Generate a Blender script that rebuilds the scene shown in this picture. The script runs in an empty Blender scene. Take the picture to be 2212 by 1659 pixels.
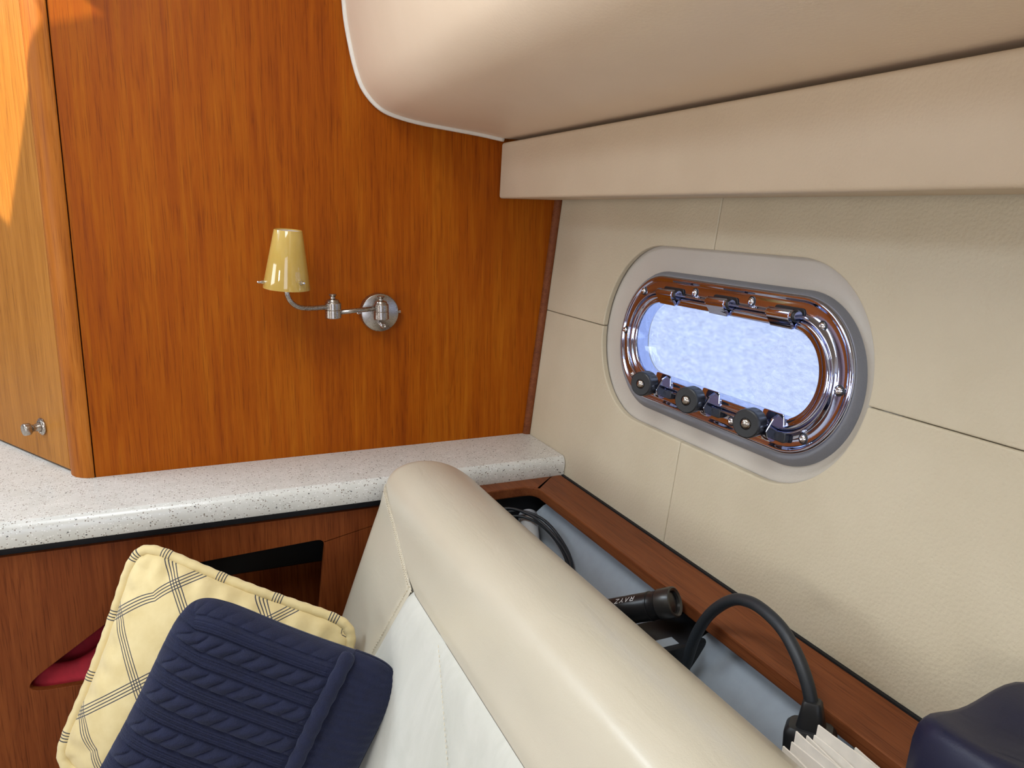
import bpy, bmesh, math, random
from mathutils import Vector, Matrix

random.seed(7)
sc = bpy.context.scene
COL = sc.collection

# ------------------------------------------------------------------ camera
CZ = 1.34884
F_PX = 1661.0
yaw, pit, rol = (math.radians(v) for v in (23.8, 12.6, 1.2))
fwd = Vector((math.sin(yaw)*math.cos(pit), math.cos(yaw)*math.cos(pit), -math.sin(pit)))
rgt0 = Vector((math.cos(yaw), -math.sin(yaw), 0))
up0 = rgt0.cross(fwd)
rgt = rgt0*math.cos(rol) + up0*math.sin(rol)
upv = up0*math.cos(rol) - rgt0*math.sin(rol)
cam_d = bpy.data.cameras.new('camera')
cam = bpy.data.objects.new('camera', cam_d)
COL.objects.link(cam)
cam_d.sensor_fit = 'HORIZONTAL'
cam_d.sensor_width = 36.0
cam_d.lens = 36.0*F_PX/2212.0
cam_d.clip_start = 0.02
m = Matrix((rgt, upv, -fwd)).transposed().to_4x4()
m.translation = Vector((0, 0, CZ))
cam.matrix_world = m
sc.camera = cam

# ------------------------------------------------------------------ world, sun, window daylight, exposure
world = bpy.data.worlds.new('daylight')
sc.world = world
world.use_nodes = True
wn = world.node_tree.nodes
wn['Background'].inputs[0].default_value = (0.64, 0.76, 1.0, 1)
wn['Background'].inputs[1].default_value = 3.0

SUN_DIR = Vector((0.80, 0.40, -0.45)).normalized()
sun_d = bpy.data.lights.new('sun', 'SUN')
sun_d.energy = 6.5
sun_d.angle = math.radians(0.6)
sun_d.color = (1.0, 0.86, 0.62)
sun = bpy.data.objects.new('sun', sun_d)
COL.objects.link(sun)
sun.rotation_euler = SUN_DIR.to_track_quat('-Z', 'Y').to_euler()

def window_light(name, loc, aim, w, h, energy, color):
    d = bpy.data.lights.new(name, 'AREA')
    d.shape = 'RECTANGLE'
    d.size, d.size_y = w, h
    d.energy = energy
    d.color = color
    o = bpy.data.objects.new(name, d)
    COL.objects.link(o)
    o.location = loc
    o.rotation_euler = (Vector(aim)-Vector(loc)).to_track_quat('-Z', 'Y').to_euler()
    return o

# area lamps as daylight: two before the solid side wall, one in the entrance
window_light('side_window_daylight', (-2.36, -0.95, 1.22), (0.0, -0.95, 1.22), 0.55, 0.45, 16, (1.0, 0.97, 0.93))
window_light('side_window_daylight', (-2.36, 0.95, 1.32), (0.0, 0.95, 1.32), 0.95, 0.60, 13, (0.92, 0.97, 1.0))
window_light('entrance_daylight', (-0.6, -1.76, 1.15), (-0.6, 1.0, 1.15), 0.9, 1.3, 4, (1.0, 0.98, 0.95))
window_light('skylight_daylight', (-0.19, 0.42, 2.01), (-0.19, 0.42, 0.0), 0.44, 0.76, 11, (0.92, 0.97, 1.0))
window_light('counter_fill', (-0.95, 1.62, 2.01), (-0.80, 1.55, 0.0), 0.60, 0.50, 15, (0.78, 0.90, 1.0))  # added lamp that brightens the counter, mostly under solid ceiling

vs = sc.view_settings
vs.view_transform = 'Standard'
vs.look = 'None'
vs.gamma = 1.0
vs.use_curve_mapping = False
vs.exposure = 0.0

# ------------------------------------------------------------------ helpers
MATS = {}

def sgrgb(r, g, b):
    f = lambda c: (c/255/12.92) if c/255 <= 0.04045 else ((c/255+0.055)/1.055)**2.4
    return (f(r), f(g), f(b), 1)

class NT:
    def __init__(self, name):
        self.m = bpy.data.materials.new(name)
        self.m.use_nodes = True
        self.n = self.m.node_tree.nodes
        self.l = self.m.node_tree.links
        self.b = self.n['Principled BSDF']
        self.out = self.n['Material Output']
    def add(self, t, **kw):
        nd = self.n.new(t)
        for k, v in kw.items():
            if k.startswith('i_'):
                nd.inputs[k[2:].replace('_', ' ')].default_value = v
            else:
                setattr(nd, k, v)
        return nd
    def link(self, a, b):
        self.l.new(a, b)
    def coord(self, kind='Object', scale=(1, 1, 1), loc=(0, 0, 0), rot=(0, 0, 0)):
        tc = self.add('ShaderNodeTexCoord')
        mp = self.add('ShaderNodeMapping')
        mp.inputs['Scale'].default_value = scale
        mp.inputs['Location'].default_value = loc
        mp.inputs['Rotation'].default_value = rot
        self.link(tc.outputs[kind], mp.inputs['Vector'])
        return mp.outputs['Vector']
    def noise(self, vec, scale, detail=4, rough=0.55, dist=0.0):
        nd = self.add('ShaderNodeTexNoise')
        nd.inputs['Scale'].default_value = scale
        nd.inputs['Detail'].default_value = detail
        nd.inputs['Roughness'].default_value = rough
        nd.inputs['Distortion'].default_value = dist
        self.link(vec, nd.inputs['Vector'])
        return nd.outputs['Fac']
    def ramp(self, fac, stops, interp='LINEAR'):
        nd = self.add('ShaderNodeValToRGB')
        cr = nd.color_ramp
        cr.interpolation = interp
        while len(cr.elements) < len(stops):
            cr.elements.new(0.5)
        for e, (p, c) in zip(cr.elements, stops):
            e.position = p
            e.color = c if len(c) == 4 else (*c, 1)
        self.link(fac, nd.inputs['Fac'])
        return nd.outputs['Color']
    def mix(self, fac, a, b, blend='MIX'):
        nd = self.add('ShaderNodeMix', data_type='RGBA', blend_type=blend)
        for s, v in ((nd.inputs[0], fac), (nd.inputs[6], a), (nd.inputs[7], b)):
            if hasattr(v, 'is_output'):
                self.link(v, s)
            else:
                s.default_value = v
        return nd.outputs[2]
    def math(self, op, a, b=None, c=None):
        nd = self.add('ShaderNodeMath', operation=op)
        for s, v in zip(nd.inputs, (a, b, c)):
            if v is None:
                continue
            if hasattr(v, 'is_output'):
                self.link(v, s)
            else:
                s.default_value = v
        return nd.outputs[0]
    def bump(self, h, strength, dist=0.001):
        nd = self.add('ShaderNodeBump')
        nd.inputs['Strength'].default_value = strength
        nd.inputs['Distance'].default_value = dist
        self.link(h, nd.inputs['Height'])
        self.link(nd.outputs['Normal'], self.b.inputs['Normal'])
    def set(self, **kw):
        for k, v in kw.items():
            s = self.b.inputs[k.replace('_', ' ')]
            if hasattr(v, 'is_output'):
                self.link(v, s)
            else:
                s.default_value = v
        return self.m

def mat_plain(name, col, rough=0.5, metal=0.0, noise_amt=0.08, spec=0.5, bump=0.0, bscale=400):
    t = NT(name)
    v = t.coord()
    n = t.noise(v, 60, 3)
    c2 = tuple(max(0, x*(1-noise_amt)) for x in col[:3])+(1,)
    t.set(Base_Color=t.ramp(n, [(0.3, c2), (0.7, col)]), Roughness=rough, Metallic=metal)
    t.b.inputs['Specular IOR Level'].default_value = spec
    if bump:
        t.bump(t.noise(v, bscale, 3), bump, 0.0005)
    return t.m

def mat_wood(name, dark, mid, light, grain='Z', rough=0.42, figure=1.0, coat=0.0, pores=0.55, spec=0.12):
    t = NT(name)
    k = {'X': (0.045, 1, 1), 'Y': (1, 0.045, 1), 'Z': (1, 1, 0.045)}[grain]
    k2 = {'X': (0.10, 1, 1), 'Y': (1, 0.10, 1), 'Z': (1, 1, 0.10)}[grain]
    k3 = {'X': (0.025, 1, 1), 'Y': (1, 0.025, 1), 'Z': (1, 1, 0.025)}[grain]
    broad = t.noise(t.coord(scale=k2), 9, 3, 0.5, 1.2*figure)
    streak = t.noise(t.coord(scale=k), 95, 5, 0.65, 0.4)
    fine = t.noise(t.coord(scale=k3, loc=(3, 1, 2)), 520, 3, 0.6)
    f = t.math('MULTIPLY_ADD', streak, 0.55, t.math('MULTIPLY', broad, 0.45))
    base = t.ramp(f, [(0.30, dark), (0.50, mid), (0.70, light)])
    por = t.ramp(fine, [(0.35, (0.45, 0.38, 0.33, 1)), (0.47, (1, 1, 1, 1))])
    fig = t.noise(t.coord(scale=k2, loc=(5, 2, 1)), 30, 2, 0.4, 2.0)
    vein = t.ramp(fig, [(0.60, (1, 1, 1, 1)), (0.68, (0.62, 0.55, 0.5, 1)), (0.72, (1, 1, 1, 1))])
    c = t.mix(pores, base, por, 'MULTIPLY')
    c = t.mix(0.35*figure, c, vein, 'MULTIPLY')
    t.set(Base_Color=c, Roughness=t.math('MULTIPLY_ADD', streak, 0.16, rough-0.06))
    t.b.inputs['Coat Weight'].default_value = coat
    t.b.inputs['Coat Roughness'].default_value = 0.32
    t.b.inputs['Specular IOR Level'].default_value = spec
    t.bump(fine, 0.16, 0.0006)
    return t.m

def mat_vinyl(name, col, col2, rough=0.5, grain=900, bump=0.35, mott=5, spec=0.4):
    t = NT(name)
    v = t.coord()
    big = t.noise(v, mott, 4, 0.6)
    vor = t.add('ShaderNodeTexVoronoi', feature='SMOOTH_F1')
    vor.inputs['Scale'].default_value = grain*0.45
    t.link(v, vor.inputs['Vector'])
    fin = t.noise(v, grain, 2, 0.5)
    t.set(Base_Color=t.ramp(big, [(0.3, col2), (0.7, col)]), Roughness=rough)
    t.b.inputs['Specular IOR Level'].default_value = spec
    t.bump(t.math('ADD', vor.outputs['Distance'], t.math('MULTIPLY', fin, 0.5)), bump, 0.0006)
    return t.m

def new_mesh(name, verts, faces, mat, smooth=False, uvs=None):
    me = bpy.data.meshes.new(name)
    me.from_pydata([tuple(v) for v in verts], [], faces)
    me.update()
    if mat:
        me.materials.append(mat)
    if smooth:
        me.shade_smooth() if hasattr(me, 'shade_smooth') else [setattr(p, 'use_smooth', True) for p in me.polygons]
    if uvs:
        ul = me.uv_layers.new(name='UVMap')
        for lp in me.loops:
            ul.data[lp.index].uv = uvs[lp.vertex_index]
    return me

def recalc(me):
    bm = bmesh.new()
    bm.from_mesh(me)
    bmesh.ops.recalc_face_normals(bm, faces=bm.faces[:])
    bm.to_mesh(me)
    bm.free()

class Thing:
    def __init__(self, name, loc, label=None, cat=None, group=None, kind=None):
        o = bpy.data.objects.new(name, None)
        o.empty_display_size = 0.02
        COL.objects.link(o)
        o.location = loc
        if label: o['label'] = label
        if cat: o['category'] = cat
        if group: o['group'] = group
        if kind: o['kind'] = kind
        self.o = o
        self.L = Vector(loc)
    def part(self, name, geo, mat, smooth=False, parent=None, bevel=0, seg=2, label=None, auto=None, kind=None, uvs=None, keep_normals=False):
        verts, faces = geo
        me = new_mesh(name, [Vector(v)-self.L for v in verts], faces, mat, smooth, uvs)
        if not keep_normals:
            recalc(me)
        o = bpy.data.objects.new(name, me)
        COL.objects.link(o)
        o.parent = parent or self.o
        if bevel:
            b = o.modifiers.new('bevel', 'BEVEL')
            b.width = bevel; b.segments = seg; b.limit_method = 'ANGLE'; b.angle_limit = math.radians(35)
            b.harden_normals = False
        if auto is not None:
            set_auto_smooth(o, auto)
        if label: o['label'] = label
        if kind: o['kind'] = kind
        return o

def set_auto_smooth(o, ang):
    me = o.data
    bm = bmesh.new(); bm.from_mesh(me)
    for f in bm.faces: f.smooth = True
    for e in bm.edges:
        if len(e.link_faces) == 2 and e.calc_face_angle(0) > math.radians(ang):
            e.smooth = False
    bm.to_mesh(me); bm.free()

def solo(name, geo, mat, label=None, cat=None, group=None, kind=None, smooth=False, bevel=0, seg=2, auto=None, loc=None, uvs=None):
    """a thing that is one mesh, its origin at its base"""
    verts, faces = geo
    vv = [Vector(v) for v in verts]
    if loc is None:
        n = len(vv)
        loc = Vector((sum(v.x for v in vv)/n, sum(v.y for v in vv)/n, min(v.z for v in vv)))
    loc = Vector(loc)
    me = new_mesh(name, [v-loc for v in vv], faces, mat, smooth, uvs)
    recalc(me)
    o = bpy.data.objects.new(name, me)
    COL.objects.link(o)
    o.location = loc
    if bevel:
        b = o.modifiers.new('bevel', 'BEVEL')
        b.width = bevel; b.segments = seg; b.limit_method = 'ANGLE'; b.angle_limit = math.radians(35)
    if auto is not None: set_auto_smooth(o, auto)
    if label: o['label'] = label
    if cat: o['category'] = cat
    if group: o['group'] = group
    if kind: o['kind'] = kind
    return o

def join(*geos):
    V, Fc = [], []
    for v, f in geos:
        b = len(V)
        V += [Vector(p) for p in v]
        Fc += [[i+b for i in q] for q in f]
    return V, Fc

def box(x0, x1, y0, y1, z0, z1):
    v = [(x, y, z) for z in (z0, z1) for y in (y0, y1) for x in (x0, x1)]
    f = [(0, 2, 3, 1), (4, 5, 7, 6), (0, 1, 5, 4), (2, 6, 7, 3), (0, 4, 6, 2), (1, 3, 7, 5)]
    return [Vector(p) for p in v], f

def prism(pts, fn, t0, t1):
    """pts: 2D outline, fn(a,b,t)->xyz"""
    n = len(pts)
    v = [Vector(fn(a, b, t0)) for a, b in pts]+[Vector(fn(a, b, t1)) for a, b in pts]
    f = [list(range(n)), list(range(2*n-1, n-1, -1))]
    f += [(i, i+n, (i+1) % n+n, (i+1) % n) for i in range(n)]
    return v, f

def loft(loops, close=True, cap0=False, cap1=False):
    n = len(loops[0])
    v = [Vector(p) for lp in loops for p in lp]
    f = []
    for k in range(len(loops)-1):
        for i in range(n if close else n-1):
            j = (i+1) % n
            f.append((k*n+i, k*n+j, (k+1)*n+j, (k+1)*n+i))
    if cap0: f.append(list(range(n)))
    if cap1: f.append([(len(loops)-1)*n+i for i in range(n-1, -1, -1)])
    return v, f

def tube(path, r, n=10, closed=False, caps=True):
    path = [Vector(p) for p in path]
    m_ = len(path)
    rr = r if isinstance(r, (list, tuple)) else [r]*m_
    loops = []
    prev = None
    for i, p in enumerate(path):
        if closed:
            t = path[(i+1) % m_]-path[i-1]
        else:
            t = path[min(i+1, m_-1)]-path[max(i-1, 0)]
        t.normalize()
        if prev is None:
            a = Vector((0, 0, 1)) if abs(t.z) < 0.9 else Vector((1, 0, 0))
            u = t.cross(a).normalized()
        else:
            u = (prev-t*prev.dot(t)).normalized()
        prev = u
        w = t.cross(u)
        loops.append([p+rr[i]*(math.cos(q)*u+math.sin(q)*w) for q in (2*math.pi*k/n for k in range(n))])
    if closed:
        # align last ring with first
        loops.append(loops[0])
        v, f = loft(loops)
        # find twist offset
        return v, f
    return loft(loops, True, caps, caps)

def lathe(prof, org, axis, n=32, cap=True):
    org = Vector(org); axis = Vector(axis).normalized()
    a = Vector((0, 0, 1)) if abs(axis.z) < 0.9 else Vector((1, 0, 0))
    u = axis.cross(a).normalized(); w = axis.cross(u)
    loops = [[org+axis*h+r*(math.cos(q)*u+math.sin(q)*w) for q in (2*math.pi*k/n for k in range(n))] for r, h in prof]
    return loft(loops, True, cap, cap)

def grid(fn, nu, nv):
    v = [Vector(fn(i/(nu-1), j/(nv-1))) for j in range(nv) for i in range(nu)]
    f = [(j*nu+i, j*nu+i+1, (j+1)*nu+i+1, (j+1)*nu+i) for j in range(nv-1) for i in range(nu-1)]
    return v, f

def rounded(pts, rad, n=6):
    """round the corners of a 2D polygon"""
    out = []
    N = len(pts)
    for i, p in enumerate(pts):
        r = rad[i] if isinstance(rad, (list, tuple)) else rad
        p = Vector((p[0], p[1])); a = Vector(pts[i-1][:2])-p; b = Vector(pts[(i+1) % N][:2])-p
        if r <= 0:
            out.append((p.x, p.y)); continue
        la, lb = a.length, b.length
        a.normalize(); b.normalize()
        ang = a.angle(b)
        d = min(r/math.tan(ang/2), la*0.49, lb*0.49)
        p0, p1 = p+a*d, p+b*d
        for k in range(n+1):
            t = k/n
            q = p0*(1-t)**2+p*2*t*(1-t)+p1*t*t
            out.append((q.x, q.y))
    return out

def plate(outer, holes, fn, t0, t1):
    """a flat board with holes: filled 2D outline given thickness, fn(a,b,t)->xyz"""
    cu = bpy.data.curves.new('outline', 'CURVE')
    cu.dimensions = '2D'
    cu.fill_mode = 'BOTH'
    for lp in [outer]+list(holes):
        sp = cu.splines.new('POLY')
        sp.points.add(len(lp)-1)
        for q, (a, b) in zip(sp.points, lp):
            q.co = (a, b, 0, 1)
        sp.use_cyclic_u = True
    ob = bpy.data.objects.new('outline', cu)
    COL.objects.link(ob)
    dg = bpy.context.evaluated_depsgraph_get()
    me = bpy.data.meshes.new_from_object(ob.evaluated_get(dg))
    bm = bmesh.new(); bm.from_mesh(me)
    bmesh.ops.remove_doubles(bm, verts=bm.verts[:], dist=1e-6)
    bmesh.ops.dissolve_limit(bm, angle_limit=0.001, verts=bm.verts[:], edges=bm.edges[:]) if not holes else None
    V0 = [tuple(v.co[:2]) for v in bm.verts]
    for i, v in enumerate(bm.verts): v.index = i
    Fs = [[v.index for v in f.verts] for f in bm.faces]
    bd = [(e.verts[0].index, e.verts[1].index) for e in bm.edges if len(e.link_faces) == 1]
    bm.free()
    bpy.data.objects.remove(ob); bpy.data.curves.remove(cu); bpy.data.meshes.remove(me)
    n = len(V0)
    v = [Vector(fn(a, b, t0)) for a, b in V0]+[Vector(fn(a, b, t1)) for a, b in V0]
    f = Fs+[[i+n for i in reversed(q)] for q in Fs]+[(a, b, b+n, a+n) for a, b in bd]
    return v, f

def catmull(P, sub=6):
    P = [Vector(p) for p in P]
    out = []
    for i in range(len(P)-1):
        p0, p1, p2, p3 = P[max(i-1, 0)], P[i], P[i+1], P[min(i+2, len(P)-1)]
        for k in range(sub):
            t = k/sub
            out.append(0.5*((2*p1)+(p2-p0)*t+(2*p0-5*p1+4*p2-p3)*t*t+(3*p1-p0-3*p2+p3)*t**3))
    out.append(P[-1])
    return out

# ------------------------------------------------------------------ materials
M = {}
M['teak'] = mat_wood('satin_cherry_veneer', (0.21, 0.036, 0.0008, 1), (0.33, 0.073, 0.0012, 1), (0.43, 0.124, 0.004, 1), 'Z')
M['post'] = mat_wood('solid_cherry', (0.24, 0.060, 0.006, 1), (0.38, 0.115, 0.012, 1), (0.50, 0.18, 0.03, 1), 'Z', figure=1.6)
M['door'] = mat_wood('cherry_door_veneer', (0.26, 0.090, 0.010, 1), (0.35, 0.135, 0.020, 1), (0.45, 0.19, 0.036, 1), 'Z', figure=0.6)
M['panel'] = mat_wood('dark_cherry_veneer', (0.11, 0.024, 0.006, 1), (0.185, 0.046, 0.011, 1), (0.25, 0.070, 0.017, 1), 'Z', pores=0.7)
M['shelf'] = mat_wood('cherry_shelf', (0.115, 0.033, 0.012, 1), (0.185, 0.056, 0.019, 1), (0.24, 0.082, 0.028, 1), 'Y', figure=0.5)
M['vinyl'] = mat_vinyl('cream_vinyl_lining', (0.60, 0.53, 0.39, 1), (0.54, 0.47, 0.335, 1), 0.5, 620, 0.8)
M['ring'] = mat_vinyl('grey_cream_vinyl', (0.56, 0.52, 0.46, 1), (0.51, 0.47, 0.41, 1), 0.5, 850, 0.4)
M['soffit'] = mat_vinyl('beige_headliner_vinyl', (0.82, 0.67, 0.51, 1), (0.77, 0.62, 0.46, 1), 0.42, 700, 0.16, 4)
M['valance'] = mat_vinyl('tan_valance_vinyl', (0.63, 0.51, 0.365, 1), (0.57, 0.455, 0.32, 1), 0.5, 700, 0.4)
M['piping'] = mat_plain('white_piping', (0.80, 0.76, 0.68, 1), 0.45)
M['black'] = mat_plain('black_lining_and_shade', (0.010, 0.011, 0.013, 1), 0.6, spec=0.3)  # lines the voids, also painted shade in cubby and counter gap
M['blackplastic'] = mat_plain('black_plastic', (0.014, 0.015, 0.017, 1), 0.42, bump=0.1)
M['rubber'] = mat_plain('black_rubber', (0.016, 0.020, 0.025, 1), 0.5, bump=0.25, bscale=250)
M['anod'] = mat_plain('black_anodised', (0.018, 0.018, 0.019, 1), 0.32, 0.3)
M['bezel'] = mat_plain('worn_black_edge', (0.06, 0.058, 0.055, 1), 0.3, 0.6)
M['lens'] = mat_plain('dark_lens', (0.012, 0.012, 0.013, 1), 0.2)
M['print'] = mat_plain('light_grey_print', (0.55, 0.55, 0.55, 1), 0.5)
M['greyliner'] = mat_plain('blue_grey_liner', (0.31, 0.35, 0.39, 1), 0.4, bump=0.05)
M['glasswhite'] = mat_plain('milky_plastic', (0.55, 0.56, 0.56, 1), 0.3)
M['paper'] = mat_plain('cream_paper', (0.88, 0.82, 0.73, 1), 0.85, noise_amt=0.1)
M['floor'] = mat_wood('teak_sole', (0.10, 0.04, 0.015, 1), (0.16, 0.065, 0.025, 1), (0.22, 0.09, 0.035, 1), 'Y')
M['linerwall'] = mat_plain('cream_liner', (0.55, 0.48, 0.38, 1), 0.6)
M['navybag'] = mat_plain('navy_nylon', (0.004, 0.006, 0.030, 1), 0.5, bump=0.3, bscale=700)
M['red'] = mat_plain('red_fabric', (0.50, 0.012, 0.030, 1), 0.75, noise_amt=0.3, bump=0.3, bscale=500)
M['rose'] = mat_plain('rose_reflected_wall', (0.30, 0.19, 0.185, 1), 0.5)  # unseen walls toned rose for their reflection in the chrome
M['grayband'] = mat_vinyl('slate_grey_vinyl', (0.26, 0.27, 0.30, 1), (0.22, 0.23, 0.26, 1), 0.5, 850, 0.4)
M['bounce_floor'] = mat_plain('pale_bounce_floor', (0.62, 0.55, 0.45, 1), 0.95, bump=0.4)  # unseen floor made pale to bounce light up to the soffit
M['opaque_white'] = mat_plain('opaque_white_sheet', (0.8, 0.8, 0.8, 1), 0.5)  # opaque, for the added sheets that block the sun
M['stitch'] = mat_plain('cream_thread', (0.72, 0.65, 0.50, 1), 0.6)

def brushed(name, col, rough, aniso=0.0):
    t = NT(name)
    n = t.noise(t.coord(scale=(1, 1, 8)), 300, 3)
    t.set(Base_Color=t.ramp(n, [(0.3, tuple(c*0.85 for c in col[:3])+(1,)), (0.7, col)]), Metallic=1.0,
          Roughness=t.math('MULTIPLY_ADD', n, 0.12, rough-0.05))
    return t.m
M['nickel'] = brushed('brushed_nickel', (0.44, 0.40, 0.355, 1), 0.26)
M['chrome'] = brushed('glare_tinted_chrome', (0.58, 0.65, 0.90, 1), 0.07)  # blue tint paints in the veiling glare over the frame
M['steel'] = brushed('bright_steel', (0.72, 0.71, 0.72, 1), 0.16)

def mk_counter():
    t = NT('speckled_solid_surface')
    v = t.coord()
    base = t.ramp(t.noise(v, 30, 4), [(0.3, (0.62, 0.62, 0.575, 1)), (0.7, (0.69, 0.685, 0.64, 1))])
    c = base
    for scale, frac, col, size in ((480, 0.84, (0.17, 0.14, 0.115, 1), 0.30), (360, 0.90, (0.26, 0.22, 0.18, 1), 0.36), (420, 0.80, (0.84, 0.83, 0.80, 1), 0.36), (230, 0.95, (0.13, 0.13, 0.125, 1), 0.26)):
        vo = t.add('ShaderNodeTexVoronoi')
        vo.inputs['Scale'].default_value = scale
        t.link(t.coord(loc=(scale*0.01, 0.3, 0.1), scale=(0.75, 1, 1)), vo.inputs['Vector'])
        sep = t.add('ShaderNodeSeparateColor')
        t.link(vo.outputs['Color'], sep.inputs[0])
        on = t.math('MULTIPLY', t.math('GREATER_THAN', sep.outputs[0], frac), t.math('LESS_THAN', vo.outputs['Distance'], size))
        c = t.mix(on, c, col)
    t.set(Base_Color=c, Roughness=0.24)
    return t.m
M['counter'] = mk_counter()

def mk_leather():
    t = NT('cream_leather')
    v = t.coord()
    big = t.noise(v, 4, 3)
    wr = t.noise(t.coord(scale=(1, 0.22, 0.55), rot=(0.35, 0.2, 0.5)), 55, 3, 0.5, 0.8)
    fin = t.noise(v, 850, 2)
    t.set(Base_Color=t.ramp(big, [(0.3, (0.57, 0.52, 0.40, 1)), (0.7, (0.62, 0.57, 0.455, 1))]), Roughness=0.32)
    t.b.inputs['Coat Weight'].default_value = 0.35
    t.b.inputs['Coat Roughness'].default_value = 0.22
    t.b.inputs['Specular IOR Level'].default_value = 0.45
    t.bump(t.math('ADD', t.math('MULTIPLY', wr, 1.0), t.math('MULTIPLY', fin, 0.25)), 0.42, 0.0018)
    return t.m
M['leather'] = mk_leather()

def mk_suede():
    t = NT('pale_grey_suede')
    v = t.coord()
    big = t.noise(t.coord(scale=(1, 1, 0.5)), 16, 5, 0.65, 0.6)
    t.set(Base_Color=t.ramp(big, [(0.3, (0.54, 0.545, 0.48, 1)), (0.7, (0.64, 0.64, 0.575, 1))]), Roughness=0.9)
    t.b.inputs['Sheen Weight'].default_value = 0.35
    t.bump(t.noise(v, 900, 2), 0.25, 0.0005)
    return t.m
M['suede'] = mk_suede()

def mk_check(name, piping=False):
    t = NT(name)
    tc = t.add('ShaderNodeTexCoord')
    sep = t.add('ShaderNodeSeparateXYZ')
    t.link(tc.outputs['UV'], sep.inputs[0])
    cloth = t.ramp(t.noise(t.coord(), 35, 4), [(0.3, (0.70, 0.56, 0.27, 1)), (0.7, (0.78, 0.645, 0.34, 1))])
    def lines(coord, period, off, pitch=0.0042, half=0.00075):
        m_ = t.math('MODULO', t.math('ADD', coord, off+10*period), period)
        res = None
        for k in range(4):
            d = t.math('ABSOLUTE', t.math('SUBTRACT', m_, 0.03+k*pitch))
            on = t.math('LESS_THAN', d, half)
            res = on if res is None else t.math('MAXIMUM', res, on)
        return res
    if piping:
        on = lines(sep.outputs[0], 0.088, 0.0)
    else:
        a = t.math('MULTIPLY', t.math('ADD', sep.outputs[0], sep.outputs[1]), 0.7071)
        b = t.math('MULTIPLY', t.math('SUBTRACT', sep.outputs[0], sep.outputs[1]), 0.7071)
        on = t.math('MAXIMUM', lines(a, 0.102, CHK[0]), lines(b, 0.102, CHK[1]))
    c = t.mix(on, cloth, (0.045, 0.045, 0.06, 1))
    t.set(Base_Color=c, Roughness=0.85)
    t.b.inputs['Sheen Weight'].default_value = 0.2
    t.bump(t.math('ADD', t.noise(t.coord(), 26, 3, 0.5, 0.6), t.math('MULTIPLY', t.noise(t.coord(), 1300, 1), 0.06)), 0.35, 0.006)
    return t.m
CHK = (0.0624, 0.100)
M['check'] = mk_check('yellow_windowpane_check')
M['checkpipe'] = mk_check('yellow_check_piping', True)

def mk_knit():
    t = NT('navy_cable_knit')
    vo = t.add('ShaderNodeTexVoronoi')
    vo.inputs['Scale'].default_value = 620
    t.link(t.coord(), vo.inputs['Vector'])
    n = t.noise(t.coord(), 60, 4)
    t.set(Base_Color=t.ramp(n, [(0.3, (0.003, 0.0054, 0.026, 1)), (0.7, (0.0045, 0.008, 0.037, 1))]), Roughness=0.9)
    t.b.inputs['Sheen Weight'].default_value = 0.12
    t.b.inputs['Sheen Tint'].default_value = (0.5, 0.6, 0.9, 1)
    t.bump(vo.outputs['Distance'], 0.5, 0.0012)
    return t.m
M['knit'] = mk_knit()

def mk_shade():
    t = NT('amber_glass_shade')
    n = t.noise(t.coord(scale=(1, 1, 0.4)), 40, 3)
    t.set(Base_Color=t.ramp(n, [(0.3, (0.50, 0.33, 0.075, 1)), (0.7, (0.58, 0.40, 0.11, 1))]), Roughness=0.06)
    t.b.inputs['Coat Weight'].default_value = 0.6
    t.b.inputs['Coat Roughness'].default_value = 0.03
    t.b.inputs['Subsurface Weight'].default_value = 0.15
    t.b.inputs['Subsurface Radius'].default_value = (0.01, 0.006, 0.003)
    return t.m
M['shade'] = mk_shade()
M['shade_in'] = mat_plain('white_glass_inner', (0.82, 0.74, 0.72, 1), 0.3)

def mk_glass():
    t = NT('port_glass')
    t.set(Base_Color=(0.97, 0.98, 1, 1), Roughness=0.0)
    tr = t.add('ShaderNodeBsdfTransparent')
    tr.inputs[0].default_value = (0.95, 0.97, 1, 1)
    gl = t.add('ShaderNodeBsdfGlossy')
    gl.inputs['Roughness'].default_value = 0.02
    mx = t.add('ShaderNodeMixShader')
    mx.inputs[0].default_value = 0.05
    t.link(tr.outputs[0], mx.inputs[1]); t.link(gl.outputs[0], mx.inputs[2])
    t.link(mx.outputs[0], t.out.inputs['Surface'])
    return t.m
M['glass'] = mk_glass()

def mk_screen():
    t = NT('insect_screen')
    tr = t.add('ShaderNodeBsdfTransparent')
    smudge = t.noise(t.coord(scale=(1, 0.4, 1), rot=(0.35, 0, 0)), 150, 6, 0.72, 0.3)
    t.link(t.ramp(smudge, [(0.30, (0.58, 0.59, 0.63, 1)), (0.70, (0.74, 0.735, 0.75, 1))]), tr.inputs[0])
    df = t.add('ShaderNodeBsdfDiffuse')
    df.inputs[0].default_value = (0.5, 0.52, 0.56, 1)
    wv = t.add('ShaderNodeTexChecker')
    wv.inputs['Scale'].default_value = 900
    t.link(t.coord(), wv.inputs['Vector'])
    mx = t.add('ShaderNodeMixShader')
    t.link(t.math('MULTIPLY_ADD', wv.outputs['Fac'], 0.12, 0.08), mx.inputs[0])
    t.link(tr.outputs[0], mx.inputs[1]); t.link(df.outputs[0], mx.inputs[2])
    t.link(mx.outputs[0], t.out.inputs['Surface'])
    return t.m
M['screen'] = mk_screen()

# ------------------------------------------------------------------ room shell
HX0, HS = 0.54761, 0.1205                 # hull side: x = HX0 + HS*z, leaning outboard
def hull(y, z, off=0.0):
    return Vector((HX0+HS*z-off, y, z))

solo('floor', box(-2.5, 1.0, -2.0, 2.5, -0.05, 0.0), M['bounce_floor'], kind='structure')

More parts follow.
